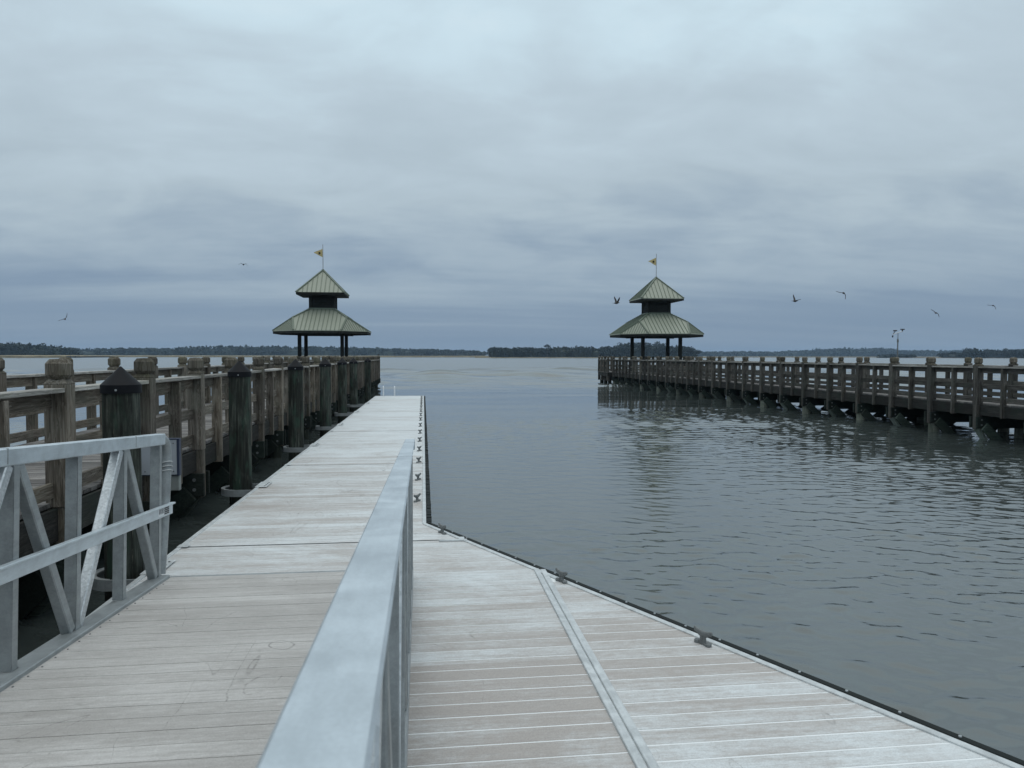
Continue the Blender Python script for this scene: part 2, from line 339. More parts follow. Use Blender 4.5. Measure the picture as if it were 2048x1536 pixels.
# ------------------------------------------------------------------ setting: water
def build_water():
    """one sheet of real waves: fine rings near the piers, coarser ones towards the horizon"""
    rg = np.random.default_rng(4)
    th = np.radians(np.linspace(-88, 88, 1500)); rs = [5.5]
    while rs[-1] < 3900: rs.append(rs[-1] + max(.036, (max(rs[-1] - 7, 0)) ** 2 / 6200))
    rs = np.array(rs); dr = np.gradient(rs)
    X = (rs[:, None] * np.sin(th)[None, :]).astype(np.float32); Y = (rs[:, None] * np.cos(th)[None, :] - 8).astype(np.float32)
    sp = np.maximum(dr, rs * (th[1] - th[0]))
    def low(seed, lam, n=7):
        q = np.random.default_rng(seed); f = np.zeros_like(X)
        for _ in range(n):
            a = q.uniform(0, 2 * np.pi); k = 2 * np.pi / (lam * q.uniform(.6, 1.7)); f += np.sin(k * (X * np.cos(a) * .6 + Y * np.sin(a) * 1.3) + q.uniform(0, 6.3))
        return f / math.sqrt(n / 2)
    gust = 1 / (1 + np.exp(-1.5 * (low(1, 22) + .5 * low(2, 8))))
    side = 1 / (1 + np.exp(-(X - 5.5) / 2.5)); away = np.clip((Y - 2) / 20, 0, 1); open_ = np.clip((Y - 48) / 25, 0, 1)
    amp = (.28 + .95 * gust) * (.40 + .44 * side * away + .22 * away + .75 * open_)
    far_w = (.16 * np.clip((Y - 8) / 25, 0, 1) + .95 * open_).astype(np.float32)
    Z = np.zeros_like(X); N = 120
    for i_ in range(N):
        lam = .085 * (8.5 ** rg.uniform(0, 1)) if i_ < 84 else 1.4 * (9 ** rg.uniform(0, 1)); a = R(78) + rg.normal(0, .52); k = 2 * np.pi / lam; ph = rg.uniform(0, 6.3)
        wgt = np.clip(lam / (2.2 * sp) - 1, 0, 1)
        if wgt.max() == 0: continue
        rows = wgt > 0; sl = (.034 if lam < .42 else .034 * (.30 + .70 * away[rows])) if i_ < 84 else .030 * far_w[rows]
        z = np.sin(k * (X[rows] * math.cos(a) + Y[rows] * math.sin(a)) + ph)
        Z[rows] += sl / k * wgt[rows, None] * (z - .25 * np.cos(2 * (k * (X[rows] * math.cos(a) + Y[rows] * math.sin(a)) + ph)))
    Z *= amp
    nr, nc = X.shape; co = np.stack([X, Y, Z], -1).reshape(-1, 3).astype(np.float32)
    idx = np.arange(nr * nc).reshape(nr, nc)
    quads = np.stack([idx[:-1, :-1], idx[:-1, 1:], idx[1:, 1:], idx[1:, :-1]], -1).reshape(-1, 4)[:, ::-1]
    me = bpy.data.meshes.new('water'); me.vertices.add(len(co)); me.vertices.foreach_set('co', co.ravel())
    me.loops.add(quads.size); me.loops.foreach_set('vertex_index', quads.ravel().astype(np.int32))
    me.polygons.add(len(quads)); me.polygons.foreach_set('loop_start', np.arange(0, quads.size, 4, dtype=np.int32))
    me.polygons.foreach_set('use_smooth', np.ones(len(quads), bool)); me.update(calc_edges=True); me.validate()
    me.materials.append(M['water']); o = bpy.data.objects.new('water', me); C.objects.link(o); ORG[o.name] = Vector((0, 0, 0)); return o
tag(build_water(), kind='structure')
mb = MB(); mb.add([(-4000, -60, -.6), (4000, -60, -.6), (4000, 3950, -.6), (-4000, 3950, -.6)], [(0, 1, 2, 3)])
tag(mb.build('river_bed', M['mud']), kind='structure')

# ------------------------------------------------------------------ piers
def build_pier(root, xf, xb, y0, ys_first, pitch, nb, yend, out, tone='wood'):
    """xf/xb: centre X of front/back post rows; out: +1 if the front faces +X. Posts at ys_first + k*pitch."""
    wd = .095; sgn = out
    ys = [ys_first + k * pitch for k in range(nb)]
    ztop = 2.03
    # posts
    rl_ = random.Random(5)
    def lean(): return R(rl_.uniform(-.35, .35))
    def post_parts(x, y):
        org = Vector((x, y, 0))
        p = MB(); p.box((x - wd, y - wd, .96), (x + wd, y + wd, 2.06)); p.box((x - wd + .004, y - wd + .022, .27), (x + wd - .004, y + wd - .022, .962))
        po = p.build('railing_post', M[tone + '_z'], root, org, .006)
        c = MB()
        c.lathe([(.132, 2.058), (.134, 2.068), (.100, 2.098), (.082, 2.112), (.080, 2.13)], x, y, 4, False, R(45))
        c.lathe([(.078, 2.105), (.086, 2.112), (.108, 2.140), (.110, 2.145), (.110, 2.245), (.076, 2.285), (.0, 2.290)], x, y, 8, False, R(22.5))
        c.build('post_cap', M['cap'], po, org)
        return po
    proto = None
    for x in (xf, xb):
        for y in ys:
            if proto is None: proto = post_parts(x, y)
            else: copy_part(proto, root, Vector((x, y, 0)) - ORG[root.name]).rotation_euler = (lean(), lean(), lean() * 4)
    # intermediate posts
    xm = xf + sgn * (.018)
    p = MB(); yy = ys[0] + pitch / 2
    p.box((xm - .073, yy - .036, .645), (xm + .073, yy + .036, 1.988))
    ip = p.build('baluster_post', M[tone + '_z'], root, (xm, yy, 0), .005)
    for k, y in enumerate(ys[:-1]):
        for xx in (xm, xb - sgn * .018):
            if k == 0 and xx == xm: continue
            copy_part(ip, root, Vector((xx, y + pitch / 2 + rl_.uniform(-.03, .03), rl_.uniform(-.02, .012))) - ORG[root.name]).rotation_euler = (lean() * .8, 0, lean() * 3)
    # rails, one span at a time
    rnd = random.Random(3)
    for row, (x, sg) in enumerate(((xf, sgn), (xb, -sgn))):
        cap, sub, mid, toe, fas = MB(), MB(), MB(), MB(), MB()
        for k in range(len(ys) - 1):
            a, b = ys[k] + wd, ys[k + 1] - wd; j = rnd.uniform(-.004, .004)
            cap.box((x - sg * .075, a - .001, 1.99 + j), (x + sg * (.093 + j), b + .001, 2.03 + j))
            sub.box((x - .024 - sg * .04, a, 1.85 + j), (x + .0 - sg * .02, b, 1.989 + j))
            mid.box((x - sg * .062, a, 1.415 - j), (x - sg * .022, b, 1.552 - j))
            toe.box((x - sg * .062, a, 1.05 + j), (x - sg * .022, b, 1.185 + j))
            fas.box((x - sg * .030, a + .001, .665), (x + sg * .012, b - .001, .958))
        cap.build('cap_rail', M['bleach_y'], root, None, .004); sub.build('sub_rail', M[tone + '_y'], root, None, .003)
        mid.build('mid_rail', M[tone + '_y'], root, None, .003); toe.build('toe_rail', M[tone + '_y'], root, None, .003)
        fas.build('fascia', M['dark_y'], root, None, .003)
    # deck
    dk = MB(); y = ys[0] - .1; x0, x1 = min(xf, xb) + wd + .006, max(xf, xb) - wd - .006
    while y < ys[-1]:
        dk.box((x0 - .05 + rnd.uniform(0, .01), y, .962), (x1 + .05 - rnd.uniform(0, .01), y + .138, 1.0 + rnd.uniform(0, .003))); y += .146
    dk.build('deck_boards', M['deck_old'], root)
    jo = MB(); n = 6
    for i in range(n):
        x = x0 + .15 + (x1 - x0 - .3) * i / (n - 1); jo.box((x - .03, ys[0], .70), (x + .03, ys[-1], .958))
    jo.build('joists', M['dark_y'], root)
    # bents
    ox = xf + sgn * (wd + .03); ix = xb - sgn * (wd + .03)
    for y in ys:
        for s2 in (-1, 1):
            ya = y + s2 * .130
            if s2 == -1 and y == ys[0]:
                q = MB(); q.box((ox, ya - .034, .30), (ix, ya + .034, .625)); cb0 = q.build('cap_beam', M['treated'], root, (xf, ya, 0), .004)
                q = MB()
                for zz in (.40, .54):
                    for xx in (xf, xb): q.cyl((xx, ya - .052, zz), (xx, ya - .034, zz), .026, .022, 8, False)
                q.build('bolt_heads', M['iron'], cb0, (xf, ya, 0))
            else: copy_part(cb0, root, Vector((xf, ya, 0)) - ORG[root.name])
    pl_proto = None; br_proto = None; lb_proto = None; rb_proto = None
    q = MB(); q.box((xb + sgn * .16, ys[0], .13), (xb + sgn * .09, ys[-1], .30)); q.build('lower_wale', M['treated'], root)
    for k, y in enumerate(ys):
        if k % 2 == 0:
            for xx in (xf - sgn * .10, xb + sgn * .26):
                if pl_proto is None:
                    q = MB(); q.lathe([(.165, -2.5), (.158, .0), (.155, .30)], xx, y, 18); pl_proto = q.build('support_pile', M['pier_pile' if tone == 'grey' else 'piling'], root, (xx, y, 0))
                else: copy_part(pl_proto, root, Vector((xx, y, 0)) - ORG[root.name])
        else:
            xx = xf + sgn * .04
            if lb_proto is None:
                q = MB(); q.beam((xx, y + .0, .33), (xx - sgn * .80, y, -.75), .075, .22, (0, 1, 0)); lb_proto = q.build('batter_brace', M['brace' if tone == 'grey' else 'brace_dark'], root, (xx, y, 0), .005)
            else: copy_part(lb_proto, root, Vector((xx, y, 0)) - ORG[root.name])
            xc = (xf + xb) / 2
            copy_part(pl_proto, root, Vector((xc, y, 0)) - ORG[root.name])
        xx = xf - sgn * .06
        if br_proto is None:
            q = MB(); q.beam((xx, y - .20, .36), (xx - sgn * 2.0, y - .20, -1.55), .25, .07, (0, 1, 0)); br_proto = q.build('cross_brace', M['brace_dark' if tone == 'grey' else 'treated'], root, (xx, y, 0), .005)
        else: copy_part(br_proto, root, Vector((xx, y, 0)) - ORG[root.name])
        xx = xb + sgn * .1
        if rb_proto is None:
            q = MB(); q.beam((xx, y + .20, .34), (xx + sgn * 2.2, y + .20, -1.2), .25, .07, (0, 1, 0)); rb_proto = q.build('cross_brace', M['treated'], root, (xx, y, 0), .005)
        else: copy_part(rb_proto, root, Vector((xx, y, 0)) - ORG[root.name])
    return ys

def platform(root, x0, x1, y0, y1, pitch, rail_sides, wood='wood'):
    """end platform: deck, piles, fascia and railing on the given sides (list of ((xa,ya),(xb,yb)))"""
    dk = MB(); y = y0
    while y < y1: dk.box((x0, y, .962), (x1, y + .138, 1.0)); y += .146
    dk.build('deck_boards', M['deck_old'], root)
    cb = MB()
    k = 0; y = y0 + .3
    while y < y1:
        cb.box((x0 + .04, y - .1, .30), (x1 - .04, y + .1, .66)); y += 2.0
    cb.box((x0 + .02, y0 + .02, .66), (x1 - .02, y0 + .07, .955)); cb.box((x0 + .02, y1 - .07, .66), (x1 - .02, y1 - .02, .955))
    cb.box((x0 + .021, y0 + .08, .661), (x0 + .07, y1 - .08, .955)); cb.box((x1 - .07, y0 + .08, .661), (x1 - .021, y1 - .08, .955))
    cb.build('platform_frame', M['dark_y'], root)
    pl = None
    nx = max(2, round((x1 - x0) / 2.6)); ny = max(2, round((y1 - y0) / 2.6))
    for i in range(nx + 1):
        for j in range(ny + 1):
            x, y = x0 + .3 + (x1 - x0 - .6) * i / nx, y0 + .3 + (y1 - y0 - .6) * j / ny
            if pl is None:
                q = MB(); q.lathe([(.165, -2.5), (.158, .0), (.155, .32)], x, y, 14); pl = q.build('support_pile', M['piling'], root, (x, y, 0))
            else: copy_part(pl, root, Vector((x, y, 0)) - ORG[root.name])
    post = [o for o in root.children if o.name.startswith('railing_post')][0]
    ra = MB(); ca = MB()
    done = set()
    for (xa, ya), (xb, yb) in rail_sides:
        L = math.hypot(xb - xa, yb - ya); n = max(1, round(L / pitch)); dx, dy = (xb - xa) / n, (yb - ya) / n
        for i in range(n + 1):
            key = (round(xa + dx * i, 1), round(ya + dy * i, 1))
            if key in done: continue
            done.add(key); copy_part(post, root, Vector((xa + dx * i, ya + dy * i, 0)) - ORG[root.name])
        ux, uy = dx / (L / n) * .096, dy / (L / n) * .096
        for i in range(n):
            p0 = Vector((xa + dx * i + ux, ya + dy * i + uy, 0)); p1 = Vector((xa + dx * (i + 1) - ux, ya + dy * (i + 1) - uy, 0))
            ca.beam(p0 + Vector((0, 0, 2.01)), p1 + Vector((0, 0, 2.01)), .16, .04)
            for z, hh in ((1.92, .137), (1.484, .137), (1.118, .137)): ra.beam(p0 + Vector((0, 0, z)), p1 + Vector((0, 0, z)), .038, hh)
            m_ = (p0 + p1) / 2; ra.box((m_.x - .05, m_.y - .05, .67), (m_.x + .05, m_.y + .05, 1.988))
    ca.build('cap_rail', M['bleach_x'], root, None, .004); ra.build('side_rails', M['wood_y'], root)

lp = empty('wooden_pier', (-4.6, 29, 0), 'long brown timber pier with post-and-rail sides running along the left of the floating dock', 'pier')
build_pier(lp, -3.245, -5.95, 0, 7.17 - 3 * 2.06, 2.06, 28, 57, 1)
platform(lp, -10.6, -3.2, 51.2, 57.0, 2.0, [((-6.0, 51.3), (-10.5, 51.3)), ((-10.5, 51.3), (-10.5, 56.9)), ((-10.5, 56.9), (-3.25, 56.9))])
rp = empty('wooden_pier', (16.85, 33, 0), 'grey-brown timber pier on piles across the water on the right', 'pier')
build_pier(rp, 15.5, 18.2, 0, 19.36 - 5 * 1.93, 1.93, 27, 62, -1, 'grey')
platform(rp, 14.96, 21.6, 59.9, 63.2, 1.1, [((15.07, 60.0), (15.07, 63.1)), ((15.07, 63.1), (21.5, 63.1)), ((21.5, 63.1), (21.5, 60.0))])
platform(rp, 18.35, 21.6, 54.2, 59.85, 2.0, [((21.5, 59.8), (21.5, 54.3)), ((21.5, 54.3), (18.4, 54.3))])

# ------------------------------------------------------------------ gazebos
def gazebo(cx, cy, s, label):
    root = empty('gazebo', (cx, cy, 1.0), label, 'gazebo', 'twin gazebos at the pier ends')
    W, cz = 3.36 * s, 4.0
    zt = cz + 1.62 * s; wc = .87 * s                    # top of the lower roof at the cupola
    px = 1.5 * s
    def leg(x, y):
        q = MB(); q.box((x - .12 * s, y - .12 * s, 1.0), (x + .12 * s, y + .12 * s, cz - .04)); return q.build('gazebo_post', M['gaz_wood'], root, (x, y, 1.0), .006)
    for x in (-px, px):
        for y in (-px, px): leg(cx + x, cy + y)
    bm_ = MB()
    for y in (-px, px): bm_.beam((cx - px - .5, cy + y, cz - .16), (cx + px + .5, cy + y, cz - .16), .16, .24)
    for x in (-px, px): bm_.beam((cx + x, cy - px - .5, cz - .02), (cx + x, cy + px + .5, cz - .02), .14, .22)
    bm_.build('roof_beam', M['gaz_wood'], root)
    # lower roof: square hip with corners cut by triangular facets
    e = .48 * W
    ap = .52                                             # how far up the hip the facet reaches (0 cupola, 1 eave)
    oct_ = [(-e, -W), (e, -W), (W, -e), (W, e), (e, W), (-e, W), (-W, e), (-W, -e)]
    hz = cz
    top = [(-wc, -wc), (wc, -wc), (wc, wc), (-wc, wc)]
    # front plane: passes through top edge and eave edge; the hip of two planes lies on the diagonal
    t = .42; hk = wc + (W - wc) * t * .98; hzz = zt + (hz - zt) * t * .98
    hip = [(-hk, -hk), (hk, -hk), (hk, hk), (-hk, hk)]
    rf = MB(); ribs = MB(); caps = MB(); th = .05
    def P(x, y, z): return Vector((cx + x, cy + y, z))
    def rotq(p, k):
        x, y = p
        for _ in range(k): x, y = -y, x
        return (x, y)
    for k in range(4):
        a, b = rotq((-wc, -wc), k), rotq((wc, -wc), k); h0, h1 = rotq((-hk, -hk), k), rotq((hk, -hk), k); e0, e1 = rotq((-e, -W), k), rotq((e, -W), k)
        e2 = rotq((W, -e), k)
        poly = [P(*a, zt), P(*h0, hzz), P(*e0, hz), P(*e1, hz), P(*h1, hzz), P(*b, zt)]
        rf.add(poly + [p - Vector((0, 0, th)) for p in poly], [(0, 1, 2, 3, 4, 5), (11, 10, 9, 8, 7, 6)] + [(i + 6, (i + 1) % 6 + 6, (i + 1) % 6, i) for i in range(6)])
        tri = [P(*h1, hzz), P(*e1, hz), P(*e2, hz)]
        rf.add(tri + [p - Vector((0, 0, th)) for p in tri], [(0, 1, 2), (5, 4, 3), (3, 4, 1, 0), (4, 5, 2, 1), (5, 3, 0, 2)])
        # standing seams on the front plane
        def inside(u):                                   # highest v for a seam at lateral offset u (v: 0 eave .. 1 top)
            au = abs(u)
            if au <= wc: return 1.0
            if au <= hk: return 1 - (au - wc) / (hk - wc) * t * .98
            return 0
        n = 11
        for i in range(n):
            u = -e + 2 * e * (i + .5) / n * 1.0
            v = inside(u); 
            if v <= 0: continue
            up0 = rotq((u, -W), k); yv = -W + (W - wc) * v; up1 = rotq((u, yv), k)
            ribs.beam(P(*up0, hz + .02), P(*up1, hz + (zt - hz) * v + .02), .03, .05)
        for sgn_ in (-1, 1):                             # seams between e and hk side edges
            for u in (e + (hk - e) * .5,) if hk > e else ():
                pass
        # facet seams
        mid = (Vector(e1) + Vector(e2)) / 2
        for i in range(-5, 6):
            fr = i / 6.0; bpt = mid + (Vector(e2) - Vector(e1)) * (fr / 2); ln = 1 - abs(fr)
            tp = bpt + (Vector(h1) - mid) * ln
            ribs.beam(P(bpt.x, bpt.y, hz + .02), P(tp.x, tp.y, hz + (hzz - hz) * ln + .02), .03, .05)
        caps.beam(P(*b, zt + .02), P(*h1, hzz + .02), .16, .06)
        caps.beam(P(*h1, hzz + .02), P(*e1, hz + .02), .12, .05); caps.beam(P(*h1, hzz + .02), P(*e2, hz + .02), .12, .05)
        caps.beam(P(*a, zt + .03), P(*b, zt + .03), .14, .08)
    rf.join(ribs, 1); rf.join(caps, 1); rf.build('lower_roof', [M['roof'], M['roof_rib']], root)
    fa = MB(); ins = .985
    for i in range(8):
        a, b = oct_[i], oct_[(i + 1) % 8]
        fa.beam(P(a[0] * ins, a[1] * ins, hz - .13 * s), P(b[0] * ins, b[1] * ins, hz - .13 * s), .05, .17 * s)
    o8 = [(x * .97, y * .97) for x, y in oct_]; fa.prism([(cx + x, cy + y) for x, y in o8], hz - .09 * s, hz - .065 * s)
    fa.build('eave_fascia', M['gaz_wood'], root)
    # cupola
    cu = MB(); z1 = zt + .95 * s
    cu.box((cx - wc * .96, cy - wc * .96, zt - .35), (cx + wc * .96, cy + wc * .96, z1))
    for k in range(4):
        for j in range(5):
            z = zt + .10 + j * (z1 - zt - .15) / 5
            a, b = rotq((-wc * .74, -wc * .985), k), rotq((wc * .74, -wc * .985), k)
            cu.beam(P(*a, z), P(*b, z), .05, .07)
        a = rotq((-wc * .93, -wc * .93), k); cu.box((cx + a[0] - .1, cy + a[1] - .1, zt - .2), (cx + a[0] + .1, cy + a[1] + .1, z1 + .005))
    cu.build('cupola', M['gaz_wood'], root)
    # upper roof
    W2 = 1.70 * s; zu = z1 + .20 * s; za = zu + 1.76 * s
    ur = MB(); us = MB(); uc = MB()
    for k in range(4):
        a, b = rotq((-W2, -W2), k), rotq((W2, -W2), k)
        tri = [P(*a, zu), P(*b, zu), P(0, 0, za)]
        ur.add(tri + [p - Vector((0, 0, .05)) for p in tri], [(0, 1, 2), (5, 4, 3), (3, 4, 1, 0)])
        for i in range(-5, 6):
            u = i / 5.5 * W2; v = 1 - abs(u) / W2; p0 = rotq((u, -W2), k); p1 = rotq((u, -W2 * (1 - v)), k)
            us.beam(P(*p0, zu + .02), P(*p1, zu + (za - zu) * v + .02), .03, .05)
        uc.beam(P(*b, zu + .02), P(0, 0, za + .03), .14, .06)
    ur.join(us, 1); ur.join(uc, 1); ur.build('upper_roof', [M['roof'], M['roof_rib']], root)
    uf = MB()
    for k in range(4):
        a, b = rotq((-W2 * .985, -W2 * .985), k), rotq((W2 * .985, -W2 * .985), k); uf.beam(P(*a, zu - .09 * s), P(*b, zu - .09 * s), .05, .16 * s)
    uf.box((cx - W2 * .96, cy - W2 * .96, zu - .14), (cx + W2 * .96, cy + W2 * .96, zu - .11))
    # sloping soffit towards the cupola
    for k in range(4):
        a, b = rotq((-W2 * .97, -W2 * .97), k), rotq((W2 * .97, -W2 * .97), k); c_, d_ = rotq((wc, -wc), k), rotq((-wc, -wc), k)
        uf.add([P(*a, zu - .17 * s), P(*b, zu - .17 * s), P(*c_, z1 - .02), P(*d_, z1 - .02)], [(3, 2, 1, 0)])
    uf.build('eave_fascia', M['gaz_wood'], root)
    fp = MB(); fp.cyl((cx, cy, za - .1), (cx, cy, za + 1.82 * s), .035, .022, 10); fp.lathe([(.0, za + 1.80 * s), (.045, za + 1.84 * s), (.0, za + 1.89 * s)], cx, cy, 10)
    fp.build('flagpole', M['steel'], root)
    return za, s
def pennant(x, y, z0, s, label):
    # triangular flag blowing towards -X
    mb = MB(); n = 8; hgt, ln = .62 * s, .62 * s; fr, bk = [], []
    for i in range(n + 1):
        t = i / n; hh = hgt / 2 * (1 - t * .97); wv = .05 * math.sin(t * 6.5) ; zc_ = z0 + .02 * t
        for sg in (1, -1): fr.append((x - .03 - ln * t, y + wv - .006, zc_ + sg * hh)); bk.append((x - .03 - ln * t, y + wv + .006, zc_ + sg * hh))
    fs = [(2 * i, 2 * i + 1, 2 * i + 3, 2 * i + 2) for i in range(n)]
    mb.add(fr, fs, True); mb.add(bk, [f[::-1] for f in fs], True)
    e_ = [(2 * i, 2 * i + 2) for i in range(n)]
    o = mb.build('pennant', M['flag'], None, (x, y, z0))
    tag(o, label, 'flag', 'yellow pennants on the gazebos')
    em = MB()
    for sg in (-1, 1):
        em.lathe([(.0, -.004), (.08 * s, -.003), (.08 * s, .003), (.0, .004)], 0, 0, 7, False)
    em.xf(Matrix.Translation((x - .03 - ln * .34, y - .03 * s, z0 - .01)) @ Matrix.Rotation(R(90), 4, 'X'))
    em.build('emblem', M['flagmark'], o)
for cx, cy, s, lab in ((-6.90, 54., .95, 'left'), (18.27, 57.5, .99, 'right')):
    za, s_ = gazebo(cx, cy, s, ('two-tiered gazebo with green metal roof at the end of the left pier' if lab == 'left'
                        else 'two-tiered green-roofed gazebo at the end of the right pier, before the wooded island'))
    pennant(cx, cy, za + 1.25 * s_, s_, 'small yellow pennant flying above the %s gazebo' % ('left pier' if lab == 'left' else 'right pier'))

# ------------------------------------------------------------------ floating dock
ZD = .45
dock = empty('floating_dock', (-1.1, 20, 0), 'long pale floating dock with aluminium edging and cleats, narrowing beyond the gangway', 'dock')
def xl(y): return -2.37 + (y - 7.77) * .0073
def xr(y):
    if y >= 8.33: return .035 + (y - 8.33) * .0008
    return .035 + (8.33 - y) * .505
secs = [0.6, 7.58, 13.06, 18.80, 25.28, 30.42, 35.10]
TR = .044
rnd = random.Random(11)
for i in range(6):
    a, b = secs[i] + .016, secs[i + 1] - .016
    bd, sm_ = MB(), MB()
    sub = [(a, b)]
    y = a
    while y < b - .02:
        y1 = min(y + .1325, b); j = rnd.uniform(-.0006, .0006); zt = ZD + j
        def strip(x0a, x0b, x1a, x1b): bd.prism([(x0a, y), (x1a, y), (x1b, y1), (x0b, y1)], ZD - .028, zt)
        if y1 < 6.40:
            strip(xl(y) + TR, xl(y1) + TR, .955, .955)
        elif y < 8.33 < y1:
            bd.prism([(xl(y) + TR, y), (xr(y) - TR, y), (xr(8.33) - TR, 8.33), (xr(y1) - TR, y1), (xl(y1) + TR, y1)], ZD - .028, zt)
        else: strip(xl(y) + TR, xl(y1) + TR, xr(y) - TR, xr(y1) - TR)
        y = y1 + .0135
    if i == 0:
        y = a + .05
        while y < 6.3:
            y1 = y + .1325
            if xr(y1) - TR > 1.08: bd.prism([(1.062, y), (xr(y) - TR * 1.1, y), (xr(y1) - TR * 1.1, y1), (1.062, y1)], ZD - .028, ZD + rnd.uniform(-.0006, .0006))
            y = y1 + .0135
    sec = bd.build('deck_section', M['dock_board'], dock)
    pts = [(xl(a) + .02, a), (xr(a) - .02, a)]
    if a < 8.33 < b: pts.append((xr(8.33) - .02, 8.33))
    pts += [(xr(b) - .02, b), (xl(b) + .02, b)]
    sm_.prism(pts, ZD - .06, ZD - .0022); sm_.build('seam_filler', M['seam'], sec)
    fl = MB(); q = [(xl(a) + .12, a + .1), (xr(a) - .14, a + .1)]
    if a < 8.33 < b: q.append((xr(8.33) - .14, 8.3))
    q += [(xr(b) - .14, b - .1), (xl(b) + .12, b - .1)]
    fl.prism(q, -.25, ZD - .065); fl.build('float_tub', M['float'], dock)
# edge trim
et = MB(); zt0, zt1 = ZD - .20, ZD + .010
def trim(p, q, side, wdt=TR, z0=ZD - .004, z1=zt1):   # strip of width wdt on the left(+)/right(-) of p->q, flush with its outer line
    p, q = Vector((*p, 0)), Vector((*q, 0)); dd = (q - p).normalized(); nn = Vector((-dd.y, dd.x, 0)) * wdt * side
    et.prism([(p.x, p.y), (q.x, q.y), ((q + nn).x, (q + nn).y), ((p + nn).x, (p + nn).y)], z0, z1)
    nn2 = Vector((-dd.y, dd.x, 0)) * .006 * side
    et.prism([(p.x, p.y), (q.x, q.y), ((q + nn2).x, (q + nn2).y), ((p + nn2).x, (p + nn2).y)], zt0, z0)
for i in range(6):
    a, b = secs[i] + .006, secs[i + 1] - .006
    trim((xl(a), a), (xl(b), b), -1)
    if a < 8.33 and b > 8.33: trim((xr(a), a), (xr(8.3305), 8.3305), 1); trim((xr(8.34), 8.34), (xr(b), b), 1)
    else: trim((xr(a), a), (xr(b), b), 1)
trim((xr(35.1), 35.1), (xl(35.1), 35.1), 1, .06)
et.build('edge_trim', M['alu_white'], dock, None, .004)
ch = MB(); ch.box((.957, .6, ZD - .02), (1.004, 6.43, ZD + .012)); ch.box((1.0115, .6, ZD - .02), (1.060, 6.40, ZD + .012))
ch.build('joint_channel', M['alu_white'], dock, None, .004)
# fenders
fd = MB(); bl = MB()
y = 8.36
while y < 35.0:
    y1 = min(y + .075, 35.05); fd.box((xr(y) + .004, y, ZD - .30), (xr(y) + .058 + rnd.uniform(-.005, .005), y1 - .012, ZD + .004 + rnd.uniform(-.008, .003))); y += .075
fd.box((xr(9) + .005, 8.36, ZD - .29), (xr(20) + .035, 35.0, ZD - .03))
fd.build('ribbed_fender', M['rubber'], dock)
fs_ = MB(); p, q = Vector((xr(8.30), 8.30, 0)), Vector((xr(.6), .6, 0)); dd = (q - p).normalized(); nn = Vector((-dd.y, dd.x, 0))
fs_.prism([(p + nn * .003)[:2], (q + nn * .003)[:2], (q + nn * .066)[:2], (p + nn * .066)[:2]], ZD - .26, ZD + .009)
fs_.build('fender_strip', M['rubber'], dock, None, .012)
L = (q - p).length; t = .2
while t < L:
    c_ = p + dd * t + nn * .034; bl.cyl((c_.x, c_.y, ZD + .005), (c_.x, c_.y, ZD + .0145), .010, .008, 10, False); t += .30
bl.build('fender_bolts', M['steel'], dock)
# hinge plates at the section joints
hp = MB(); hb = MB()
for i in range(1, 6):
    y = secs[i]
    hp.box((xl(y) + .001, y - .05, ZD + .011), (xl(y) + .10, y + .05, ZD + .0165)); hp.box((xr(y) - .05, y - .05, ZD + .011), (xr(y) + .002, y + .05, ZD + .0165))
hp.box((.16, 7.50, ZD + .002), (.44, 7.54, ZD + .016))
hp.build('hinge_plate', M['alu_white'], dock)
# cleats
def cleat(cx, cy, ang, scale=.54):
    m = MB(); hw = .095
    m.lathe([(.040, 0), (.040, .014), (.034, .020), (.0, .022)], -hw + .01, 0, 14); m.lathe([(.040, 0), (.040, .014), (.034, .020), (.0, .022)], hw - .01, 0, 14)
    m.prism([(-hw, -.022), (hw, -.022), (hw, .022), (-hw, .022)], .001, .017)
    m.cyl((-.022, 0, .014), (-.020, 0, .062), .026, .019, 12); m.cyl((.022, 0, .014), (.020, 0, .062), .026, .019, 12)
    m.tube([(-.145, 0, .088), (-.132, 0, .087), (-.085, 0, .076), (-.04, 0, .068), (0, 0, .066), (.04, 0, .068), (.085, 0, .076), (.132, 0, .087), (.145, 0, .088)],
           [.006, .015, .018, .022, .023, .022, .018, .015, .006], 12)
    bo = MB()
    return m.xf(Matrix.Translation((cx, cy, ZD + .001)) @ Matrix.Rotation(ang, 4, 'Z') @ Matrix.Diagonal((scale, scale, scale * 1.85, 1)))
c0 = cleat(-.075, 9.63, R(58)).build('cleat', M['iron'], dock, (-.075, 9.63, ZD))
for y in (11.31, 13.17, 14.77, 16.41, 18.1, 19.9, 21.74, 23.4, 25.03, 26.7, 28.31, 29.81, 31.47, 33.33):
    copy_part(c0, dock, Vector((-.075 + .0012 * (y - 9.6), y, ZD)) - ORG[dock.name])
da = math.atan2(-5.29, 2.67)
for x, y in ((.20, 7.86), (1.135, 6.05), (1.80, 4.62)):
    cleat(x, y, da).build('cleat', M['iron'], dock, (x, y, ZD))
# boarding ladder at the far end
ld = MB()
for x in (-1.80, -1.29):
    ld.tube([(x, 35.16, -.6), (x, 35.16, .80), (x, 35.14, .87), (x, 35.08, .90), (x, 35.00, .87), (x, 34.98, .80), (x, 34.98, .46)], .024, 10)
for z in (.1, -.2): ld.cyl((-1.80, 35.16, z), (-1.29, 35.16, z), .02)
ld.build('boarding_ladder', M['white'], dock)

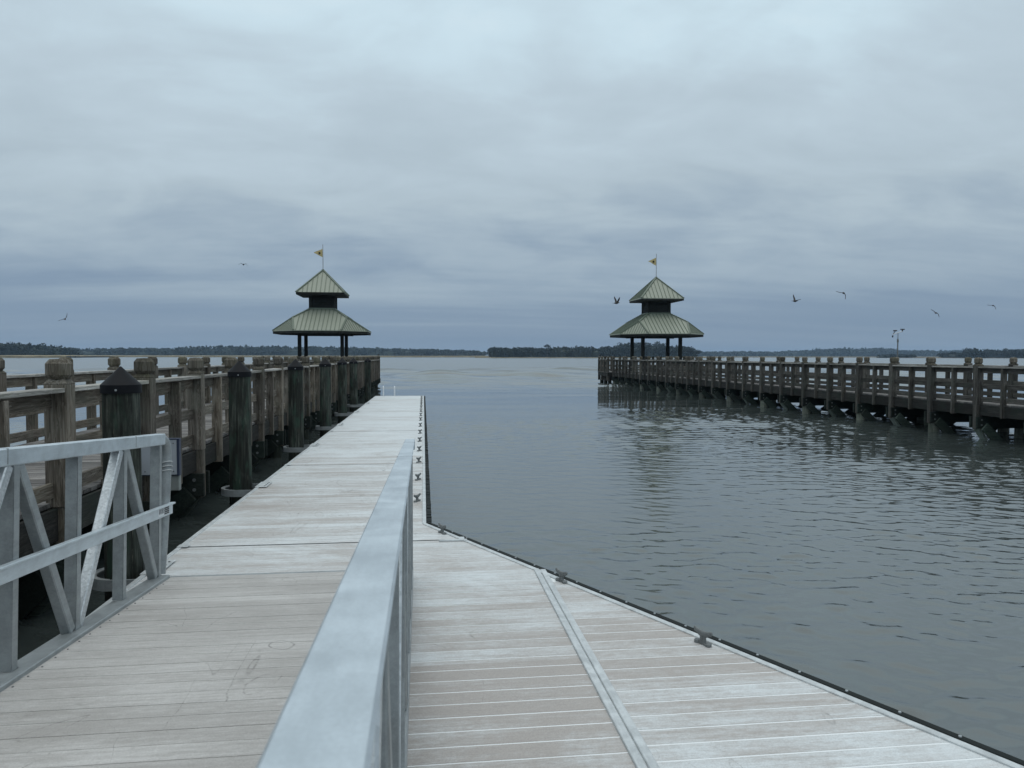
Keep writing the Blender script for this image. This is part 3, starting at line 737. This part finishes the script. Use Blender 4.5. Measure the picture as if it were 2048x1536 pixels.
# pilings and their guides
piles = [(-2.60, 6.86, 2.225), (-2.60, 11.11, 2.245), (-2.62, 16.0, 2.25), (-2.60, 20.62, 2.25), (-2.64, 25.3, 2.25), (-2.66, 29.6, 2.24), (-2.66, 37.2, 2.24)]
plab = ['dark round piling with black cone cap nearest the camera, behind the gangway railing', 'green-stained round piling with black cone cap just past the end of the gangway',
        'very dark round piling with black cone cap, third along the dock', 'green-streaked round piling with black cone cap, fourth along the dock',
        'round piling with black cone cap, fifth along the dock edge', 'round piling with black cone cap beside the far end of the dock',
        'farthest capped piling, past the end of the dock against the left pier']
for (x, y, zt), lab in zip(piles, plab):
    root = empty('mooring_piling', (x, y, 0), lab, 'piling', 'capped pilings along the dock')
    q = MB(); r0 = .150
    q.lathe([(r0 + .01, -2.5), (r0 + .008, -.2), (r0 + .004, .6), (r0, 1.4), (r0 - .002, zt - .16)], x, y, 28); q.build('pile_shaft', M['piling'], root)
    c_ = MB(); c_.lathe([(r0 + .012, zt - .230), (r0 + .012, zt - .1585)], x, y, 32); c_.lathe([(r0 + .0115, zt - .1585), (.004, zt)], x, y, 32, True); c_.build('cone_cap', M['black'], root)
    s_ = MB(); s_.cyl((x + .02, y - r0 - .018, zt - .20), (x + .02, y - r0 - .008, zt - .20), .009, .008, 10, False); s_.build('cap_screw', M['steel'], root)
    if y < 36:
        # pile guide: hoop around the pile, tied to the dock edge
        gd = MB(); Rg, z0, z1 = r0 + .10, ZD - .115, ZD - .02; xe = xl(y); pi_, po_ = [], []
        for k in range(0, 19):
            a = R(90) + R(180) * k / 18; pi_.append((x + Rg * math.cos(a), y + Rg * math.sin(a))); po_.append((x + (Rg + .018) * math.cos(a), y + (Rg + .018) * math.sin(a)))
        pi_ = [(xe, y + Rg)] + pi_ + [(xe, y - Rg)]; po_ = [(xe, y + Rg + .018)] + po_ + [(xe, y - Rg - .018)]
        for k in range(len(pi_) - 1): gd.prism([pi_[k], pi_[k + 1], po_[k + 1], po_[k]], z0, z1)
        for k in range(len(pi_) - 1):
            if 2 < k < len(pi_) - 3:
                pm = [(x + (px_ - x) * .86, y + (py_ - y) * .86) for px_, py_ in (pi_[k], pi_[k + 1])]
                gd.prism([pi_[k], pi_[k + 1], pm[1], pm[0]], z1 - .02, z1 - .004)
        gd.build('pile_guide', M['alu'], dock)
for (x, y, zt) in piles[:6]:
    g1 = MB(); e = xl(y); g1.box((e - .012, y - .24, ZD + .0115), (e + .15, y + .20, ZD + .018)); g1.build('guide_plate', M['alu_white'], dock, None, .003)
    g2 = MB()
    for k in range(4): g2.cyl((e + .115, y - .18 + k * .1, ZD + .018), (e + .115, y - .18 + k * .1, ZD + .026), .011, .009, 8, False)
    g2.build('plate_bolts', M['iron'], dock)

# ------------------------------------------------------------------ gangway
gdir = Vector((-.0049, .9975, -.0712)).normalized(); gs = gdir.cross(Vector((0, 0, 1))).normalized(); gn = gs.cross(gdir).normalized()
GO = Vector((-2.035, 6.31, .52)); GM = Matrix.Translation(GO) @ Matrix((( gs.x, -gdir.x, gn.x, 0), (gs.y, -gdir.y, gn.y, 0), (gs.z, -gdir.z, gn.z, 0), (0, 0, 0, 1)))
# local: x across (to the right), y up the slope (towards the camera), z up
gw = empty('gangway', GO, 'sloping aluminium gangway with truss railings leading down to the floating dock', 'gangway')
LG = 8.6; XL_, XR_ = -.095, 1.928                         # truss centre lines
bd, sm_ = MB(), MB(); y = .0; k = 0
while y < LG:
    gap = .0055 if k % 2 else .0028
    bd.box((.0, y + gap, -.028), (XR_ - .09, y + .1455, 0. + rnd.uniform(-.0006, .0006))); y += .1455; k += 1
bd.xf(GM).build('deck_boards', M['gang_board'], gw)
sm_.box((.0, .0, -.06), (XR_ - .09, LG, -.022)); sm_.xf(GM).build('deck_frame', M['seam_dark'], gw)
tp = MB(); tp.box((-.02, -.055, -.04), (XR_ - .07, -.002, -.002)); tp.xf(GM).build('threshold_plate', M['alu'], gw, None, .003)
for sgn, xc, nm in ((-1, XL_, 'l'), (1, XR_, 'r')):
    cu, rl, vt, dg, md = MB(), MB(), MB(), MB(), MB()
    xi = .0 if sgn < 0 else XR_ - .088
    cu.box((xi - .10 if sgn < 0 else xi, .02, -.10), (xi if sgn < 0 else xi + .112, LG, .026))
    if sgn < 0: cu.box((xi - .155, .0, -.16), (xi - .101, LG, .010))
    cu.xf(GM).build('kick_curb', M['alu'], gw, None, .005)
    zr0, zr1 = 1.075, 1.165
    if sgn > 0: zr0, zr1 = 1.005, 1.095
    
    if sgn < 0: rl.box((xc - .0405, -.02, zr0), (xc + .0405, LG, zr1))
    else: rl.box((xc - .0405, -.02, zr1 - .009), (xc + .0405, LG, zr1)); rl.box((xc - .0405, -.02, zr0), (xc - .0325, LG, zr1 - .0085)); rl.box((xc - .0325, -.02, zr0), (xc + .0405, -.012, zr1 - .0088))
    rl.xf(GM).build('handrail', M['alu_rail'], gw, None, .006)
    for yy in (.62, 2.35):
        jn = MB(); jn.box((xc - .0411, yy, zr0 + .01 if sgn < 0 else zr1 - .008), (xc + .0411, yy + .010, zr1 + .0006)); jn.xf(GM).build('weld_seam', M['alu'], gw)
    P_ = .725; ys = [.08 + P_ * i for i in range(12)]
    for i, y in enumerate(ys):
        if y > LG - .1: break
        ux = .036 if sgn < 0 else .022; zq = zr0 if sgn < 0 else zr1 - .009
        q = MB(); q.box((xc - ux, y - .030, .026), (xc + ux, y - .024, zq)); q.box((xc + (ux - .006 if sgn < 0 else -ux), y - .0305, .026), (xc + (ux if sgn < 0 else -(ux - .006)), y + .030, zr0 + .0005))
        q.box((xc - ux, y + .024, .027), (xc + ux, y + .030, zq))
        for zz_ in (.030, zr0 - .004): q.tube([(xc - (ux + .001), y - .033, zz_), (xc, y - .034, zz_ + .002), (xc + (ux + .001), y - .033, zz_)], .0045, 6)
        q.xf(GM).build('truss_upright', M['alu'], gw, None, .003)
    for i in range(len(ys) - 1):
        if ys[i + 1] > LG - .1: break
        a, b = ys[i], ys[i + 1]
        if i % 2 == 0: p, q = (xc, a + .05, .03), (xc, b - .05, zr0 + .004)       # bottom at i, top at i+1
        else: p, q = (xc, a + .05, zr0 + .004), (xc, b - .05, .03)
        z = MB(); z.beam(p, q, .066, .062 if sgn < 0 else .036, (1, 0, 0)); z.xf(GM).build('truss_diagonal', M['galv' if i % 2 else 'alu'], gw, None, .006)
    mid_x = xc + (.046 if sgn < 0 else -.046)
    md.box((mid_x - .008, -.17 if sgn < 0 else .0, .495), (mid_x + .008, LG, .590)); md.box((mid_x - .008, -.17 if sgn < 0 else .0, .575), (mid_x + (.03 if sgn < 0 else -.03), LG, .5905))
    mo = md.xf(GM).build('mid_rail', M['alu_rail'], gw, None, .003)
    if sgn < 0:
        st = MB(); st.box((mid_x + .0082, -.075, .510), (mid_x + .0094, .185, .572)); so = st.xf(GM).build('sticker', M['white'], gw)
        ik = MB()
        for r_ in range(4): ik.box((mid_x + .0094, -.072, .513 + r_ * .0148), (mid_x + .0102, .045, .524 + r_ * .0148))
        for c_ in range(6): ik.box((mid_x + .0094, .06 + c_ * .019, .528), (mid_x + .0102, .066 + c_ * .019 + .004 * (c_ % 2), .570))
        ik.xf(GM).build('sticker_print', M['ink'], so)
        # curved pipe that closes the end of the rail
        z = MB(); r = .040; zc_ = (zr0 + zr1) / 2
        path = [(xc, -.015, zc_), (xc, -.06, zc_ - .002), (xc, -.11, zc_ - .02), (xc, -.150, zc_ - .055), (xc, -.170, zc_ - .11), (xc, -.172, zc_ - .18), (xc, -.160, .80), (xc, -.135, .545), (xc, -.09, .25), (xc, -.04, .02)]
        z.tube(path, r, 18); z.xf(GM).build('end_pipe', M['alu'], gw)
        for kk in range(3):
            zz = .925 - kk * .035; cl = MB(); pts = [(xc + .046 * math.cos(a_), -.170 + .046 * math.sin(a_), zz + .006 * math.sin(a_ * 2)) for a_ in [2 * math.pi * j / 20 for j in range(21)]]
            cl.tube(pts, .0055, 6); cl.xf(GM).build('hose_clamp', M['steel'], gw)
# screw heads along the left curb
sc = MB(); y = .25
while y < LG:
    sc.cyl((.022, y, -.001), (.022, y, .004), .006, .005, 8, False); y += .1455
sc.xf(GM).build('deck_screws', M['iron'], gw)

# ------------------------------------------------------------------ sign panel on the pier
sg = empty('sign_panel', (-2.97, 8.92, .95), 'square white metal panel with navy edge fixed to the left pier behind the gangway end', 'panel')
q = MB(); q.box((-3.17, 8.90, .962), (-2.785, 8.912, 1.36)); q.build('face_sheet', M['plate'], sg, None, .002)
q = MB(); q.box((-2.784, 8.895, .95), (-2.755, 8.965, 1.375)); q.box((-3.18, 8.895, 1.361), (-2.785, 8.965, 1.376)); q.box((-3.18, 8.914, .95), (-2.785, 8.964, 1.36)); q.build('frame', M['navy'], sg, None, .002)
q = MB(); q.box((-2.90, 8.925, .77), (-2.765, 8.99, .949)); q.build('lower_box', M['grey_box'], sg, None, .012)
q = MB(); q.box((-3.2, 8.97, 1.02), (-2.80, 9.0, 1.07)); q.box((-3.2, 8.97, 1.26), (-2.80, 9.0, 1.31)); q.build('bracket', M['alu'], sg)
q = MB()
for x in (-3.13, -2.82):
    for z in (1.0, 1.32): q.cyl((x, 8.894, z), (x, 8.901, z), .008, .007, 8, False)
q.build('screws', M['iron'], sg)

# ------------------------------------------------------------------ weather station
ws = empty('weather_station', (18.27, 27.1, 2.03), 'slim weather station mast with small instruments on the right pier railing', 'weather station')
x, y = 18.27, 27.1
q = MB(); q.cyl((x, y, 1.6), (x, y, 2.95), .024, .022, 10); q.cyl((x, y, 2.9), (x, y, 3.25), .014, .012, 8); q.cyl((x, y, 2.86), (x, y, 2.98), .036, .032, 10); q.build('mast', M['iron'], ws)
q = MB(); q.cyl((x - .22, y, 3.16), (x + .19, y, 3.28), .015, .015, 8); q.build('cross_arm', M['white'], ws)
q = MB(); q.lathe([(.0, 3.28), (.03, 3.29), (.028, 3.32), (0, 3.33)], x + .18, y, 10); q.cyl((x + .10, y, 3.36), (x + .27, y, 3.36), .02, .02, 8)
q.cyl((x + .18, y, 3.28), (x + .18, y, 3.36), .012); q.build('anemometer', M['ink'], ws)
q = MB(); q.cyl((x - .20, y, 3.17), (x - .10, y, 3.31), .012); q.cyl((x - .19, y, 3.30), (x - .05, y, 3.31), .025, .02, 8); q.lathe([(.0, 3.04), (.025, 3.05), (.028, 3.11), (.0, 3.13)], x - .22, y, 10); q.build('sensor_heads', M['ink'], ws)

# ------------------------------------------------------------------ birds
def bird(name, loc, heading, bank, wl, wr, span, material, label, pitch=0., perched=False):
    """wl/wr: (inner angle, outer angle) of each wing in degrees above the horizontal"""
    m = MB(); k = span * .82 / 1.1
    prof = [(-.30, .004, 0), (-.24, .035, 0), (-.12, .075, 0), (.02, .088, -.005), (.12, .07, .0), (.19, .045, .015), (.24, .046, .03), (.285, .036, .03), (.31, .016, .022), (.40, .004, .005)]
    m.tube([(0, y, z) for y, r, z in prof], [r for y, r, z in prof], 12)
    m.add([(-.03, -.24, .012), (.03, -.24, .012), (.075, -.40, .008), (-.075, -.40, .008), (-.03, -.24, -.012), (.03, -.24, -.012), (.075, -.40, -.008), (-.075, -.40, -.008)],
          [(0, 1, 2, 3)[::-1], (4, 5, 6, 7), (0, 4, 5, 1), (1, 5, 6, 2), (2, 6, 7, 3), (3, 7, 4, 0)])
    if not perched:
        for sgn, (a0, a1) in ((-1, wl), (1, wr)):
            a0, a1 = R(a0), R(a1); p0 = Vector((sgn * .05, .06, .03)); l0, l1 = .24, .33
            p1 = p0 + Vector((sgn * math.cos(a0) * l0, .06, math.sin(a0) * l0)); p2 = p1 + Vector((sgn * math.cos(a1) * l1, -.10, math.sin(a1) * l1))
            secs_ = [(p0, .22), ((p0 + p1) / 2, .24), (p1, .22), (p1.lerp(p2, .5), .18), (p1.lerp(p2, .85), .10), (p2, .02)]
            vs = []
            for c, ch_ in secs_:
                vs += [c + Vector((0, ch_ * .35, 0)), c + Vector((0, 0, .022)) + Vector((-sgn * math.sin(a0) * .02, 0, 0)), c + Vector((0, -ch_ * .65, .002)), c + Vector((0, -ch_ * .2, -.022)) + Vector((sgn * math.sin(a0) * .02, 0, 0))]
            fs = [(4 * i + j, 4 * i + (j + 1) % 4, 4 * i + 4 + (j + 1) % 4, 4 * i + 4 + j) for i in range(5) for j in range(4)]
            if sgn > 0: fs = [f[::-1] for f in fs]
            m.add(vs, fs + [(0, 1, 2, 3) if sgn < 0 else (3, 2, 1, 0), (23, 22, 21, 20) if sgn < 0 else (20, 21, 22, 23)], True)
    else:
        for sx in (-.025, .025): m.cyl((sx, .0, -.05), (sx, .0, -.17), .010, .008, 6)
        m.tube([(-.07, .10, .02), (-.085, -.05, .02), (-.05, -.28, .0)], [.02, .05, .01], 8); m.tube([(.07, .10, .02), (.085, -.05, .02), (.05, -.28, .0)], [.02, .05, .01], 8)
    m.xf(Matrix.Translation(loc) @ Euler((R(pitch), R(bank), R(heading)), 'XYZ').to_matrix().to_4x4() @ Matrix.Diagonal((k, k, k, 1)))
    o = m.build(name, material, None, loc)
    tag(o, label, 'bird', 'birds over the water' if not perched else 'birds on the railings')
bird('flying_bird', (-31.07, 70, 5.49), 10, -18, (2, -2), (48, 60), 1.15, M['gull'], 'pale thin-winged bird low in the sky at far left, wings in an open V')
bird('flying_bird', (-15.92, 70, 10.47), 15, 0, (30, -38), (20, -58), 1.1, M['bird'], 'dark bird with drooping arched wings gliding high left of the left gazebo')
bird('flying_bird', (18.36, 70, 7.35), -62, 6, (52, 72), (62, 50), 1.5, M['bird'], 'dark bird with both wings raised, just left of the right gazebo roof', 4)
bird('flying_bird', (36.29, 70, 7.71), -68, 0, (64, 80), (14, 4), 1.5, M['bird'], 'dark bird with one wing raised, flying right of the right gazebo')
bird('flying_bird', (41.33, 70, 8.55), -40, 10, (-4, 8), (-58, -78), 1.55, M['bird'], 'highest bird on the right, one long wing hanging down')
bird('flying_bird', (51.24, 70, 6.66), -55, 0, (46, 34), (-46, -72), 1.25, M['bird'], 'small bird above the weather station with wings up and down')
bird('flying_bird', (57.47, 70, 7.46), -50, 0, (2, 12), (-54, -70), 1.1, M['bird'], 'small dark bird flying farthest right')
bird('perched_bird', (-3.25, 56.9, 2.29 + .17 * .55), 60, 0, None, None, .6, M['bird'], 'small dark bird perched on the last post of the left pier', 0, True)
bird('perched_bird', (15.07, 63.1, 2.29 + .17 * .55), 120, 0, None, None, .6, M['bird'], 'small dark bird perched on the far corner post of the right pier', 0, True)

# ------------------------------------------------------------------ far shores
def woods(name, label, material, X0, X1, Y, depth, ntree, hfun, quad, nq, wid, seed, dens=1.0):
    r = random.Random(seed); m = MB()
    for i in range(ntree):
        x = r.uniform(X0, X1); dy = r.uniform(0, depth); h = hfun(x) * r.uniform(.82, 1.06)
        cw = wid * r.uniform(.7, 1.35)
        lobes = [(r.uniform(-.5, .5) * cw, r.uniform(-.4, .4) * cw, h * r.uniform(.45, .86), cw * r.uniform(.45, .75), h * r.uniform(.16, .24)) for _ in range(5)]
        lobes.append((0, 0, h * .82, cw * .45, h * .18)); lobes.append((0, 0, h * .28, cw * .9, h * .30))
        for _ in range(nq):
            lx, ly, lz, rr, rz = r.choice(lobes)
            th_, ph = r.uniform(0, 2 * math.pi), math.acos(r.uniform(-1, 1)); q = r.uniform(.6, 1) ** .5
            c = Vector((x + lx + rr * q * math.sin(ph) * math.cos(th_), Y + dy + ly + rr * q * math.sin(ph) * math.sin(th_), max(.4, lz + rz * q * math.cos(ph))))
            n_ = Vector((r.gauss(0, 1), r.gauss(-.6, 1), r.gauss(.5, .8))).normalized(); u = n_.orthogonal().normalized(); u.rotate(Matrix.Rotation(r.uniform(0, 6.3), 3, n_)); v = n_.cross(u)
            s_ = quad * r.uniform(.6, 1.3); m.add([c - u * s_, c - v * s_ * .7, c + u * s_, c + v * s_ * .7], [(0, 1, 2, 3)])
    n = int((X1 - X0) / (wid * .6)); vs = []
    for i in range(n + 1):
        x = X0 + 1.5 + (X1 - X0 - 3) * i / n; h = hfun(x) * r.uniform(.62, .80) * (.45 if i in (0, n) else 1); yc = Y + depth / 2 + r.uniform(-4, 4)
        vs += [(x, yc - depth * .36, 0), (x + r.uniform(-2, 2), yc - depth * .30, h * .8), (x, yc, h), (x, yc + depth * .36, 0)]
    m.add(vs, [(4 * i + j, 4 * i + 4 + j, 4 * i + 5 + j, 4 * i + 1 + j) for i in range(n) for j in range(3)])
    o = m.build(name, material, None, ((X0 + X1) / 2, Y, 0)); tag(o, label, 'woods', None, 'stuff'); return o
def lump(x, pts):
    for (xa, a), (xb, b) in zip(pts, pts[1:]):
        if xa <= x <= xb: return a + (b - a) * (x - xa) / (xb - xa)
    return pts[0][1] if x < pts[0][0] else pts[-1][1]
woods('island_woods', 'dark wooded island between the gazebos in mid distance', M['leaf'], 72, 306, 805, 45, 240,
      lambda x: lump(x, [(68, 9), (76, 12.2), (90, 11), (110, 12), (140, 11), (165, 13), (190, 11.5), (212, 13), (225, 17), (262, 17.5), (280, 14), (300, 12.5), (308, 8)]), 1.0, 95, 5.5, 1)
woods('headland_woods', 'dark wooded headland at the far left edge', M['leaf2'], -640, -372, 800, 70, 260,
      lambda x: lump(x, [(-640, 14), (-430, 13.5), (-410, 14.5), (-390, 14), (-372, 9)]), 1.5, 60, 7, 2)
woods('far_woods', 'long blue-grey line of distant woods behind the left pier', M['leaf2'], -960, 118, 1400, 80, 560,
      lambda x: lump(x, [(-960, 16), (-640, 14), (-480, 15), (-380, 20), (-330, 20), (-210, 19), (-100, 17), (0, 15), (118, 11)]), 2.6, 40, 12, 3)
woods('far_woods', 'long low line of very distant woods behind the right pier', M['leaf2'], 560, 2300, 2000, 80, 620,
      lambda x: lump(x, [(560, 15), (1000, 14), (1090, 19), (1180, 25), (1330, 25), (1400, 19), (1800, 17), (2300, 17)]), 3.6, 34, 17, 4)
woods('islet_woods', 'low dark wooded islet at the far right edge', M['leaf'], 628, 800, 820, 40, 110,
      lambda x: lump(x, [(628, 5), (640, 7), (655, 12), (680, 11), (800, 11)]), 1.1, 80, 5, 5)
woods('islet_woods', 'thin scrub beside the right-hand islet', M['leaf'], 590, 632, 900, 20, 40, lambda x: 4.5, 1.0, 40, 4, 6)
# single tall pine standing above the island
tx, ty = 135.5, 812
tr = empty('tall_pine', (tx, ty, 0), 'single tall pine standing above the other trees of the wooded island', 'tree')
q = MB(); q.cyl((tx, ty, 0), (tx + .4, ty, 13.2), .4, .2, 8); q.cyl((tx + .3, ty, 11), (tx - 2, ty, 12.8), .12, .06, 6); q.cyl((tx + .3, ty, 11.2), (tx + 2.6, ty, 12.6), .12, .06, 6); q.build('trunk', M['bark'], tr)
q = MB(); r = random.Random(9)
for _ in range(150):
    lx, lz, rr = r.choice([(0, 13.2, 2.2), (-2, 12.6, 1.7), (2.4, 12.4, 1.7), (.6, 13.7, 1.5)]); v = Vector((r.gauss(0, 1), r.gauss(0, 1), r.gauss(0, .55))).normalized() * rr * r.uniform(.5, 1)
    c = Vector((tx + lx, ty, lz)) + v; u = Vector((r.gauss(0, 1), r.gauss(0, 1), r.gauss(0, 1))).normalized(); w_ = u.orthogonal().normalized(); s_ = r.uniform(.4, .8)
    q.add([c - u * s_, c - w_ * s_ * .7, c + u * s_, c + w_ * s_ * .7], [(0, 1, 2, 3)])
q.build('crown', M['leaf'], tr)
# marsh strips and shore ground
def marsh(X0, X1, Y, dep, h, label, seed):
    m = MB(); r = random.Random(seed); n = int((X1 - X0) / 6); vs = []; rows = [(0, .0), (0, .75), (.25, 1.), (1., 1.)]
    for i in range(n + 1):
        x = X0 + (X1 - X0) * i / n
        jit = r.uniform(-4, 4); hh = h * r.uniform(.86, 1.1)
        for fy, fz in rows: vs.append((x, Y + jit * (1 - fy) + fy * dep, -.2 + (hh + .2) * fz))
    fs = [(4 * i + j, 4 * i + 4 + j, 4 * i + 5 + j, 4 * i + 1 + j) for i in range(n) for j in range(3)]
    m.add(vs, fs); tag(m.build('marsh_grass', M['marsh'], None, ((X0 + X1) / 2, Y, 0)), label, 'marsh', None, 'stuff')
marsh(-900, -330, 745, 60, 2.2, 'tan strip of marsh grass along the left shore', 1)
marsh(-560, 150, 1000, 420, 2.0, 'tan strip of marsh grass below the distant left woods', 2)
marsh(420, 2400, 1150, 60, 1.3, 'tan strip of marsh grass along the far right shore', 3)
marsh(55, 330, 792, 20, .7, 'low rim of marsh grass around the wooded island', 4)
def land(X0, X1, Y0, Y1, h):
    m = MB(); n = 24; vs = []
    for i in range(n + 1):
        x = X0 + (X1 - X0) * i / n; z = h * random.uniform(.7, 1.1)
        vs += [(x, Y0 + random.uniform(-5, 5), -.3), (x, Y0 + 14, z), (x, Y1, z), (x, Y1 + 10, -.3)]
    m.add(vs, [(4 * i + j, 4 * i + 4 + j, 4 * i + 5 + j, 4 * i + 1 + j) for i in range(n) for j in range(3)])
    tag(m.build('shore', M['mud'], None, ((X0 + X1) / 2, Y0, 0)), None, None, None, 'structure')
land(62, 315, 797, 870, .5); land(-680, -350, 792, 900, 1.0); land(-1000, 150, 1385, 1500, 1.2); land(500, 2400, 1985, 2120, 1.2); land(590, 830, 812, 880, .5)

# ------------------------------------------------------------------ haze
mb = MB(); mb.box((-4100, -80, -4), (4100, 4050, 32))
hz, g = mat('haze_air')
vol = g.n('ShaderNodeVolumePrincipled', {'Color': (.52, .74, 1., 1), 'Density': .00014})
out = g.n('ShaderNodeOutputMaterial'); hz.node_tree.links.new(vol.outputs[0], out.inputs['Volume'])
tag(mb.build('haze', hz), 'pale even haze over the water', 'haze', None, 'stuff')
S.cycles.volume_bounces = 0
